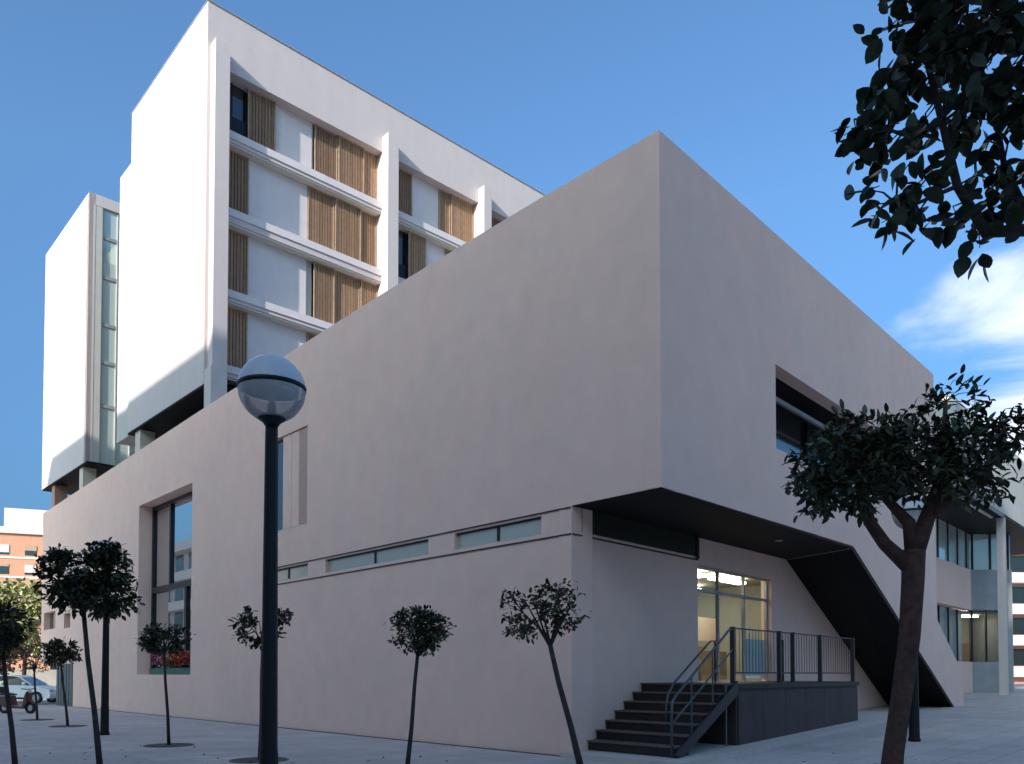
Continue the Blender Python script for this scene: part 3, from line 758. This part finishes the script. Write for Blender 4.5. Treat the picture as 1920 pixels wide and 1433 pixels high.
GS = 'slim clipped street trees in the plaza'
def sapling(label, base, lean, crown, rad, n, trunk_r=.035, seed=1, leaf=(.085, .042), per=12, spread=.11, **k):
    bx, by = base; cx, cy, cz = crown; gz = ground_z(bx, by); h0 = cz - rad[2] * .95
    px, py = lean
    tr = [(bx, by, gz - .05, trunk_r * 1.25), (bx + (px - bx) * .35 + .01, by + (py - by) * .35, gz + h0 * .33, trunk_r * 1.05),
          (bx + (px - bx) * .72 - .008, by + (py - by) * .72, gz + h0 * .7, trunk_r * .92), (px, py, h0, trunk_r * .85)]
    rg = random.Random(seed + 99); limbs = []
    for i in range(7):
        a = i * 2.4 + rg.uniform(-.3, .3); rr = rg.uniform(.35, .75)
        limbs.append([(px, py, h0 - .02, trunk_r * .6), (px + (cx - px) * .4 + math.cos(a) * rad[0] * rr * .45, py + math.sin(a) * rad[1] * rr * .45, h0 + rad[2] * .5, trunk_r * .38),
                      (cx + math.cos(a) * rad[0] * rr, cy + math.sin(a) * rad[1] * rr, cz + rg.uniform(-.2, .6) * rad[2], trunk_r * .2)])
    lobes = k.pop('lobes', None) or [(cx, cy, cz, rad[0], rad[1], rad[2], n)]
    return tree('street_tree', label, 'tree', base, tr, limbs, lobes, leaf, per, spread, seed=seed, group=GS, **k)
def pit(x, y, r=.5):
    z = ground_z(x, y); m = MB(); n = 28
    m.add([(x, y, z + .012)] + [(x + r * math.cos(2 * math.pi * k / n), y + r * math.sin(2 * math.pi * k / n), z + .006) for k in range(n)], [(0, k + 1, (k + 1) % n + 1) for k in range(n)])
    structure(obj('tree_pit', m, M['soil']))
    q = MB(); q.lathe((x, y, z - .02), [(r, 0), (r, .028), (r + .04, .03), (r + .045, 0)], n); structure(obj('tree_pit_ring', q, M['frame']))

sapling('dense round-headed tree with straight trunk right of the front lamp post', (-1.80, 13.85), (-1.62, 13.9), (-1.60, 13.9, 2.37), (.47, .47, .36), 100, .036, 11, per=20, spread=.10, leaf=(.085, .045), twig=.008)
sapling('sparse open-crowned tree leaning left in front of the building corner', (1.19, 13.85), (.66, 13.9), (.52, 13.9, 2.68), (.72, .6, .6), 44, .05, 12, per=15, spread=.12, leaf=(.11, .06), twig=.009,
        lobes=[(.78, 13.9, 2.98, .42, .4, .24, 19), (.02, 13.9, 2.72, .22, .3, .30, 9), (.95, 13.9, 2.62, .38, .3, .28, 9), (.35, 13.9, 2.33, .5, .3, .1, 9), (.62, 13.9, 2.85, .3, .3, .3, 6)])
sapling('sparse round tree half hidden behind the front lamp post', (-4.72, 15.1), (-4.68, 15.1), (-4.66, 15.1, 2.52), (.52, .45, .36), 26, .028, 13, per=16, spread=.11, leaf=(.12, .07), twig=.009)
sapling('small bushy tree standing before the tall street window', (-7.75, 18.25), (-7.86, 18.2), (-7.85, 18.2, 2.44), (.45, .4, .33), 44, .033, 14, per=20, spread=.12, leaf=(.12, .065),
        lobes=[(-7.85, 18.2, 2.44, .42, .4, .33, 40), (-8.22, 18.2, 2.36, .14, .12, .12, 8)])
sapling('wide dark tree with thin leaning trunk beside the distant lamp post', (-7.13, 14.0), (-7.46, 14.0), (-7.6, 14.0, 3.25), (.85, .7, .6), 105, .043, 15, per=20, spread=.13, leaf=(.12, .065), twig=.01,
        lobes=[(-7.86, 14.0, 3.30, .38, .45, .40, 44), (-7.15, 14.0, 3.42, .36, .4, .32, 34), (-7.08, 13.9, 3.66, .24, .3, .17, 20), (-7.02, 14.0, 2.98, .40, .4, .34, 46), (-7.7, 14.0, 3.0, .4, .4, .26, 30)])
sapling('dark dense tree cut by the left edge of the photo', (-8.66, 14.1), (-8.92, 14.1), (-8.95, 14.0, 2.45), (.42, .4, .42), 58, .04, 16, per=20, spread=.13, leaf=(.12, .065))
sapling('small dark tree in front of the grey service door', (-13.75, 25.0), (-14.0, 25.0), (-14.0, 25, 2.28), (.45, .4, .36), 44, .035, 17, per=20, spread=.14, leaf=(.15, .08))
sapling('small russet-leaved tree farthest along the left side', (-16.76, 28.5), (-16.9, 28.5), (-16.9, 28.5, 2.2), (.55, .45, .55), 30, .035, 18, per=11, spread=.16, leaf=(.12, .06), mat='leafr')
for x, y in ((-7.75, 18.25), (-4.72, 15.1), (-13.75, 25.0), (-16.76, 28.5)): pit(x, y, .5)

# large tree on the right
bt = [(5.27, 11.3, -.05, .165), (5.33, 11.3, .5, .145), (5.46, 11.3, 1.3, .142), (5.58, 11.3, 2.1, .145), (5.64, 11.3, 2.9, .155), (5.66, 11.3, 3.35, .16)]
lb = [[(5.62, 11.3, 3.1, .12), (5.25, 11.3, 3.45, .095), (5.02, 11.25, 3.75, .085), (4.92, 11.2, 4.15, .07), (4.75, 11.1, 4.5, .05), (4.5, 11.0, 4.9, .03)],
      [(5.66, 11.3, 3.3, .12), (5.62, 11.35, 3.75, .09), (5.35, 11.5, 4.15, .06), (5.2, 11.6, 4.7, .04), (5.15, 11.7, 5.2, .025)],
      [(5.66, 11.3, 3.3, .14), (5.85, 11.3, 3.8, .11), (6.05, 11.35, 4.3, .08), (6.15, 11.4, 4.9, .05), (6.2, 11.4, 5.5, .025)],
      [(5.85, 11.3, 3.8, .08), (6.3, 11.1, 4.2, .06), (6.7, 11.0, 4.6, .04), (7.0, 10.9, 4.9, .025)],
      [(4.92, 11.2, 4.15, .04), (4.55, 11.1, 4.2, .03), (4.2, 11.0, 4.3, .02)],
      [(5.02, 11.25, 3.75, .04), (4.7, 11.1, 4.1, .03)],
      [(6.05, 11.35, 4.3, .06), (5.8, 11.6, 4.7, .04), (5.7, 11.7, 5.1, .02)]]
tree('broad_tree', 'large leaning tree with forked reddish trunk and wide dark crown at right', 'tree', (5.27, 11.3), bt, lb,
     [(4.42, 11.2, 4.62, .46, .55, .34, 40), (4.20, 11.1, 4.22, .32, .4, .26, 22), (4.62, 11.1, 4.05, .36, .4, .26, 22), (4.35, 11.1, 3.92, .2, .3, .12, 5), (5.0, 11.3, 4.98, .46, .6, .24, 24), (5.1, 11.2, 4.55, .3, .5, .3, 20),
      (5.75, 11.4, 4.72, .5, .7, .42, 62), (6.4, 11.2, 4.75, .52, .6, .42, 56), (6.22, 11.3, 5.42, .36, .4, .30, 13), (6.95, 11.0, 4.88, .26, .4, .36, 17), (5.75, 11.4, 5.36, .16, .3, .14, 4),
      (6.1, 11.2, 4.2, .6, .5, .24, 30), (5.0, 11.2, 4.2, .36, .4, .2, 12), (6.75, 11.1, 4.2, .25, .3, .18, 5), (4.65, 11.1, 5.05, .22, .3, .10, 4)],
     leaf=(.165, .066), per=12, spread=.15, bark='bark', single=300, seed=21, hang=.25, twig=.007)

# near tree whose boughs hang in from the right edge
nt_trunk = [(4.7, 3.7, -.05, .16), (4.6, 3.75, 1.4, .13), (4.4, 3.8, 2.7, .11), (4.1, 3.9, 3.4, .09)]
nl = [[(4.1, 3.9, 3.4, .07), (3.4, 4.0, 3.7, .05), (2.75, 4.05, 3.88, .035), (2.42, 4.05, 3.86, .03), (2.28, 4.05, 4.1, .022), (2.18, 4.0, 4.4, .018), (2.1, 4.0, 4.75, .014), (2.05, 4.0, 5.0, .01)],
      [(4.1, 3.9, 3.4, .07), (3.3, 4.1, 4.3, .045), (2.7, 4.15, 4.6, .028), (2.3, 4.1, 4.8, .018), (2.05, 4.1, 4.9, .012)],
      [(2.28, 4.05, 4.1, .012), (2.05, 4.05, 4.0, .009), (1.9, 4.0, 3.98, .007)],
      [(2.18, 4.0, 4.4, .012), (1.95, 3.95, 4.3, .009), (1.75, 3.95, 4.38, .006)],
      [(2.7, 4.1, 3.9, .02), (2.55, 4.1, 4.25, .015), (2.5, 4.1, 4.6, .01)]]
def L_(u, v, ru, rv, n, d=4.0): return ((u - 960) / 1485 * d, d, CAM_H + (1292 - v) / 1490 * d * 1.005, ru * .0027, .28, rv * .0027, n)
tree('overhanging_tree', 'near tree whose dark leafy boughs hang into the top right corner', 'tree', (4.7, 3.7), nt_trunk, nl,
     [L_(1730, 20, 50, 45, 11), L_(1840, 50, 80, 60, 24), L_(1700, 110, 50, 34, 10), L_(1668, 185, 34, 36, 7), L_(1630, 230, 26, 18, 4), L_(1770, 140, 55, 45, 12), L_(1885, 160, 50, 50, 15), L_(1790, 235, 50, 32, 10),
      L_(1680, 245, 36, 30, 8), L_(1890, 250, 34, 40, 8), L_(1672, 350, 28, 22, 5), L_(1700, 400, 34, 28, 8), L_(1875, 320, 30, 30, 5), L_(1880, 410, 45, 22, 8), L_(1755, 410, 20, 12, 2),
      L_(1855, 470, 14, 10, 2), L_(1795, 430, 14, 10, 2), L_(1900, 10, 80, 40, 16), L_(2010, 120, 60, 110, 22), L_(2010, 300, 60, 90, 14)],
     leaf=(.112, .075), per=6, spread=.08, bark='barkd', single=300, seed=33, hang=.5, twig=.0045)

# sunlit planting far left
def bush_tree(label, x, y, h, r, seed, mat='leafy', n=46):
    tree('garden_tree', label, 'tree', (x, y), [(x, y, 0, .18), (x + .1, y, h * .35, .14), (x, y, h * .55, .1)],
         [[(x, y, h * .5, .08), (x + math.cos(a) * r * .5, y + math.sin(a) * r * .5, h * .78, .03)] for a in (0, 1.6, 3.1, 4.6)],
         [(x, y, h * .66, r, r, h * .34, n)], leaf=(.42, .26), per=26, spread=.7, mat=mat, bark='bark', seed=seed, group='sunlit garden trees at far left', twig=.015)
bush_tree('yellow-green sunlit tree behind the leftmost dark crown', -42.0, 64, 9.4, 3.2, 41, n=110)
bush_tree('pale green sunlit tree beside the far end of the long wall', -38.2, 63, 9.0, 2.8, 42, n=110)
bush_tree('russet sunlit tree below the brick flats', -37.0, 57, 4.6, 1.9, 43, mat='leafr', n=60)
hb = MB(); rg = random.Random(5)
v, f = leaf_shape(.16, .09); vv = [Vector(x) for x in v]
for k in range(9000):
    a = rg.uniform(44, 58); o = rg.uniform(-14, 6); z = rg.random() ** .6 * .75
    p = FL(50 + rg.uniform(-1.1, 1.1), o, z); mt = Matrix.Translation(p) @ rand_rot(rg).to_4x4()
    hb.add([mt @ x for x in vv], f)
stuff(tag(obj('hedge', hb, M['grass'], None, True), 'low sunlit green hedge behind the white car', 'hedge'))

tag(box('street_kerb', FL, (41.2, 41.5, -16, 3.5, -.02, .13), M['cream']), 'sunlit pale kerb beside the parked white car', 'kerb')

# ------------------------------------------------------------------ parked white car (seen from its side, nose to the right)
def car(x, y, ang, label):
    c = thing('parked_car', label, 'car', (x, y, ground_z(x, y)))
    Dc = Vector((math.cos(ang), math.sin(ang))); Nc = Vector((Dc.y, -Dc.x)); gz = ground_z(x, y)
    F0 = Frame(Vector((x, y)), Dc, Nc)
    F = lambda s, o, z: F0(s, o, z + gz)
    body = [(-2.05, .34), (-2.1, .6), (-2.02, .92), (-1.7, .98), (-1.35, 1.0), (.95, .98), (1.6, .86), (1.98, .72), (2.06, .5), (2.0, .28), (1.72, .26)]
    def arch(cx): return [(cx + .37 * math.cos(a), .30 + .37 * math.sin(a)) for a in [math.pi * k / 8 for k in range(9)]]
    low = [(1.72, .26)] + arch(1.30) + arch(-1.28) + [(-1.75, .26)]
    prof = body + low[1:]
    m = MB(); n = len(prof); rows = [(-.84, .97), (-.88, 1.0), (.88, 1.0), (.84, .97)]
    vs = []
    for o, sc in rows: vs += [F(s * sc, o, z) for s, z in prof]
    fs = [tuple(range(n)), tuple(range(3 * n, 4 * n))[::-1]]
    for r in range(3): fs += [(r * n + i, r * n + (i + 1) % n, (r + 1) * n + (i + 1) % n, (r + 1) * n + i) for i in range(n)]
    m.add(vs, fs); obj('body', m, M['paint'], c, bevel=.02)
    cab = [(-1.62, .985), (-1.35, 1.36), (-.9, 1.46), (.0, 1.46), (.35, 1.38), (1.02, .985)]
    g = MB(); vs = [F(s, o * (1 if z < 1.1 else .84), z) for o in (-.8, .8) for s, z in cab]
    g.add(vs, [tuple(range(6)), tuple(range(6, 12))[::-1]] + [(i, i + 6, (i + 1) % 6 + 6, (i + 1) % 6) for i in range(6)])
    obj('greenhouse', g, M['glassd'], c)
    rf = MB(); rp = [(-1.38, 1.37), (-.9, 1.475), (.0, 1.475), (.38, 1.385)]
    vs = [F(s, o, z + dz) for o in (-.69, .69) for dz in (-.02, .03) for s, z in rp]
    rf.add(vs, [(i, i + 1, i + 5, i + 4) for i in range(3)] + [(i + 8, i + 9, i + 13, i + 12) for i in range(3)] + [(i + 4, i + 5, i + 13, i + 12) for i in range(3)] + [(i, i + 8, i + 9, i + 1) for i in range(3)] + [(0, 4, 12, 8), (3, 11, 15, 7)])
    obj('roof', rf, M['paint'], c)
    for o in (-.775, .775):
        for p in (((.36, 1.39), (1.0, 1.0)), ((-.35, 1.44), (-.35, 1.0)), ((-1.36, 1.37), (-1.6, 1.0))):
            obj('pillar', MB().tube([F(p[0][0], o * .87, p[0][1]), F(p[1][0], o * 1.03, p[1][1])], .035, 6), M['paint'], c)
    for s in (1.30, -1.28):
        for o in (-.80, .80):
            w = MB(); seg = 20
            for rr, oo in (((.31), .1), ((.31), -.1)): pass
            def ring(r, oo): return [F(s + r * math.cos(2 * math.pi * k / seg), o + oo, .31 + r * math.sin(2 * math.pi * k / seg)) for k in range(seg)]
            vs = ring(.2, .1) + ring(.31, .09) + ring(.31, -.09) + ring(.2, -.1)
            w.add(vs, [(q * seg + k, q * seg + (k + 1) % seg, ((q + 1) % 4) * seg + (k + 1) % seg, ((q + 1) % 4) * seg + k) for q in range(4) for k in range(seg)])
            wh = obj('wheel', w, M['tyre'], c, True)
            rm = MB(); rm.add(ring(.2, .07) + ring(.2, -.07), [tuple(range(seg)), tuple(range(seg, 2 * seg))[::-1]] + [(k, (k + 1) % seg, (k + 1) % seg + seg, k + seg) for k in range(seg)])
            obj('rim', rm, M['rim'], wh)
    for o in (-.62, .62):
        obj('headlight', MB().box(lambda a, b2, z: F(a, b2, z), 1.9, 2.03, o - .16, o + .16, .6, .76), M['lens'], c, bevel=.02)
        obj('mirror', MB().box(lambda a, b2, z: F(a, b2, z), .62, .78, o * 1.47 - .08, o * 1.47 + .08, 1.0, 1.14), M['paint'], c, bevel=.02)
    obj('sill', MB().box(lambda a, b2, z: F(a, b2, z), -.86, .9, .86, .9, .24, .33), M['tyre'], c)
car(-26.6, 43.6, R(2), 'white hatchback parked in sun beyond the end of the long wall')

# ------------------------------------------------------------------ scooter at the left edge
sx, sy = -20.35, 33.2
sc = thing('parked_scooter', 'dark red and black motor scooter standing at the left edge', 'scooter', (sx, sy, 0))
FS = Frame(Vector((sx, sy)), Vector((.98, -.2)).normalized(), Vector((-.2, -.98)).normalized())
for s in (.62, -.62):
    w = MB(); seg = 18
    def ring(r, oo): return [FS(s + r * math.cos(2 * math.pi * k / seg), oo, .24 + r * math.sin(2 * math.pi * k / seg)) for k in range(seg)]
    w.add(ring(.13, .05) + ring(.24, .045) + ring(.24, -.045) + ring(.13, -.05), [(q * seg + k, q * seg + (k + 1) % seg, ((q + 1) % 4) * seg + (k + 1) % seg, ((q + 1) % 4) * seg + k) for q in range(4) for k in range(seg)])
    wh = obj('wheel', w, M['tyre'], sc, True)
    r2 = MB(); r2.add(ring(.13, .03) + ring(.13, -.03), [tuple(range(seg)), tuple(range(seg, 2 * seg))[::-1]]); obj('rim', r2, M['rim'], wh)
obj('body', MB().side(FS, [(-.85, .45), (-.8, .72), (-.2, .74), (-.1, .35), (.3, .3), (.42, .75), (.5, .92), (.58, .9), (.56, .4), (.38, .2), (-.5, .22)], -.14, .14), M['red'], sc, bevel=.04)
obj('seat', MB().side(FS, [(-.88, .73), (-.86, .82), (-.5, .86), (-.12, .8), (-.16, .745)], -.15, .15), M['seat'], sc, bevel=.03)
obj('front_fender', MB().side(FS, [(.38, .42), (.5, .52), (.7, .53), (.86, .42), (.8, .38), (.62, .5)], -.07, .07), M['red'], sc, bevel=.02)
obj('handlebar', MB().tube([FS(.46, -.33, 1.02), FS(.5, -.1, 1.0), FS(.5, .1, 1.0), FS(.46, .33, 1.02)], .02, 6), M['black'], sc)
obj('headlight', MB().box(FS, .53, .6, -.07, .07, .84, .96), M['lens'], sc, bevel=.01)
obj('top_box', MB().box(FS, -1.05, -.75, -.17, .17, .84, 1.1), M['seat'], sc, bevel=.03)

# ------------------------------------------------------------------ street lamps with globe heads
def lamp(x, y, label):
    z0 = ground_z(x, y)
    t = thing('street_lamp', label, 'street lamp', (x, y, z0), 'globe street lamps of the plaza')
    c = (x, y, z0)
    obj('post', MB().lathe(c, [(.0, 0), (.125, 0), (.122, .06), (.108, .1), (.104, .70), (.096, .78), (.085, 2.2), (.07, 4.3), (.068, 4.42), (.0, 4.42)], 20), M['black'], t, True)
    obj('collar', MB().lathe(c, [(.0, 4.40), (.075, 4.40), (.10, 4.44), (.15, 4.475), (.165, 4.50), (.0, 4.52)], 20), M['black'], t, True)
    Rg, zc = .372, 4.82
    up = [(Rg * math.cos(a), zc + Rg * math.sin(a)) for a in [R(4 + k * 8.6) for k in range(11)]]
    obj('cap', MB().lathe(c, up + [(0.001, zc + Rg)], 32), M['cap'], t, True)
    obj('rim_band', MB().lathe(c, [(Rg - .03, zc - .012), (Rg + .006, zc - .012), (Rg + .008, zc + .03), (Rg - .02, zc + .034)], 32), M['black'], t, True)
    obj('reflector', MB().lathe(c, [(.001, zc + .07), (.18, zc + .055), (Rg - .025, zc - .002)], 32), M['frame'], t, True)
    lo = [(Rg * math.cos(a), zc + Rg * math.sin(a)) for a in [R(-3 - k * 8) for k in range(9)]]
    obj('bowl', MB().lathe(c, lo + [(.15, 4.49)], 32), M['lampclear'], t, True)
    h = obj('bulb_holder', MB().lathe(c, [(.05, 4.50), (.05, 4.62), (.035, 4.66), (.0, 4.67)], 14), M['black'], t, True)
    obj('bulb', MB().lathe(c, [(.03, 4.665), (.045, 4.72), (.03, 4.79), (.0, 4.81)], 12), M['lens'], h, True)
lamp(-2.71, 9.0, 'nearest black lamp post with clear and silver globe left of centre')
lamp(-10.80, 21.4, 'distant black lamp post whose globe hides in the dark crown at left')
lamp(8.42, 16.9, 'black lamp post standing right behind the leaning reddish trunk')

# ------------------------------------------------------------------ flower planter in the tall window's reveal
fp = thing('flower_planter', 'green trough of red and orange flowers on the tall window ledge', 'planter', FL(20.5, -.3, 1.6))
obj('trough', MB().box(FL, 18.95, 23.3, -.5, -.08, 1.605, 1.85), M['planter'], fp, bevel=.01)
rg = random.Random(8)
v, f = leaf_shape(.09, .07); vv = [Vector(x) for x in v]
for nm, mt, s0, s1, z0, z1, n in (('foliage', 'leaf', 19.0, 23.2, 1.8, 2.2, 500), ('red_flowers', 'flr', 19.0, 21.2, 1.95, 2.45, 330), ('orange_flowers', 'flo', 20.0, 22.2, 1.95, 2.5, 330), ('pink_flowers', 'flp', 22.2, 23.3, 1.95, 2.45, 200)):
    mb = MB()
    for k in range(n):
        mtx = Matrix.Translation(FL(rg.uniform(s0, s1), rg.uniform(-.46, -.1), rg.uniform(z0, z1))) @ rand_rot(rg).to_4x4(); mb.add([mtx @ x for x in vv], f)
    stuff(obj(nm, mb, M[mt], fp, True))

# fallen leaves on the paving under the trees
fl = MB(); rg = random.Random(77); v, f = leaf_shape(.09, .045, .3); vv = [Vector(x) for x in v]
for bx, by, n, r in ((5.3, 11.6, 30, 3.0), (-1.8, 14.2, 10, 1.6), (-4.7, 15.1, 8, 1.2), (-7.6, 16.2, 12, 2.4), (8.5, 17.5, 14, 4.0)):
    for _ in range(n):
        a, d = rg.uniform(0, 6.283), r * math.sqrt(rg.random()); x, y = bx + d * math.cos(a), by + d * math.sin(a)
        q = Vector((x, y)) - P0
        if q.dot(dR) > -.15 and q.dot(dL) > -2.3 and q.dot(dR) < 12: continue
        mt = Matrix.Translation((x, y, ground_z(x, y) + .018)) @ Matrix.Rotation(rg.uniform(0, 6.28), 4, 'Z') @ Matrix.Rotation(rg.uniform(-.3, .3), 4, 'X'); fl.add([mt @ p for p in vv], f)
stuff(tag(obj('fallen_leaves', fl, M['leafr']), 'few dry brown leaves scattered on the plaza paving under the trees', 'leaves'))
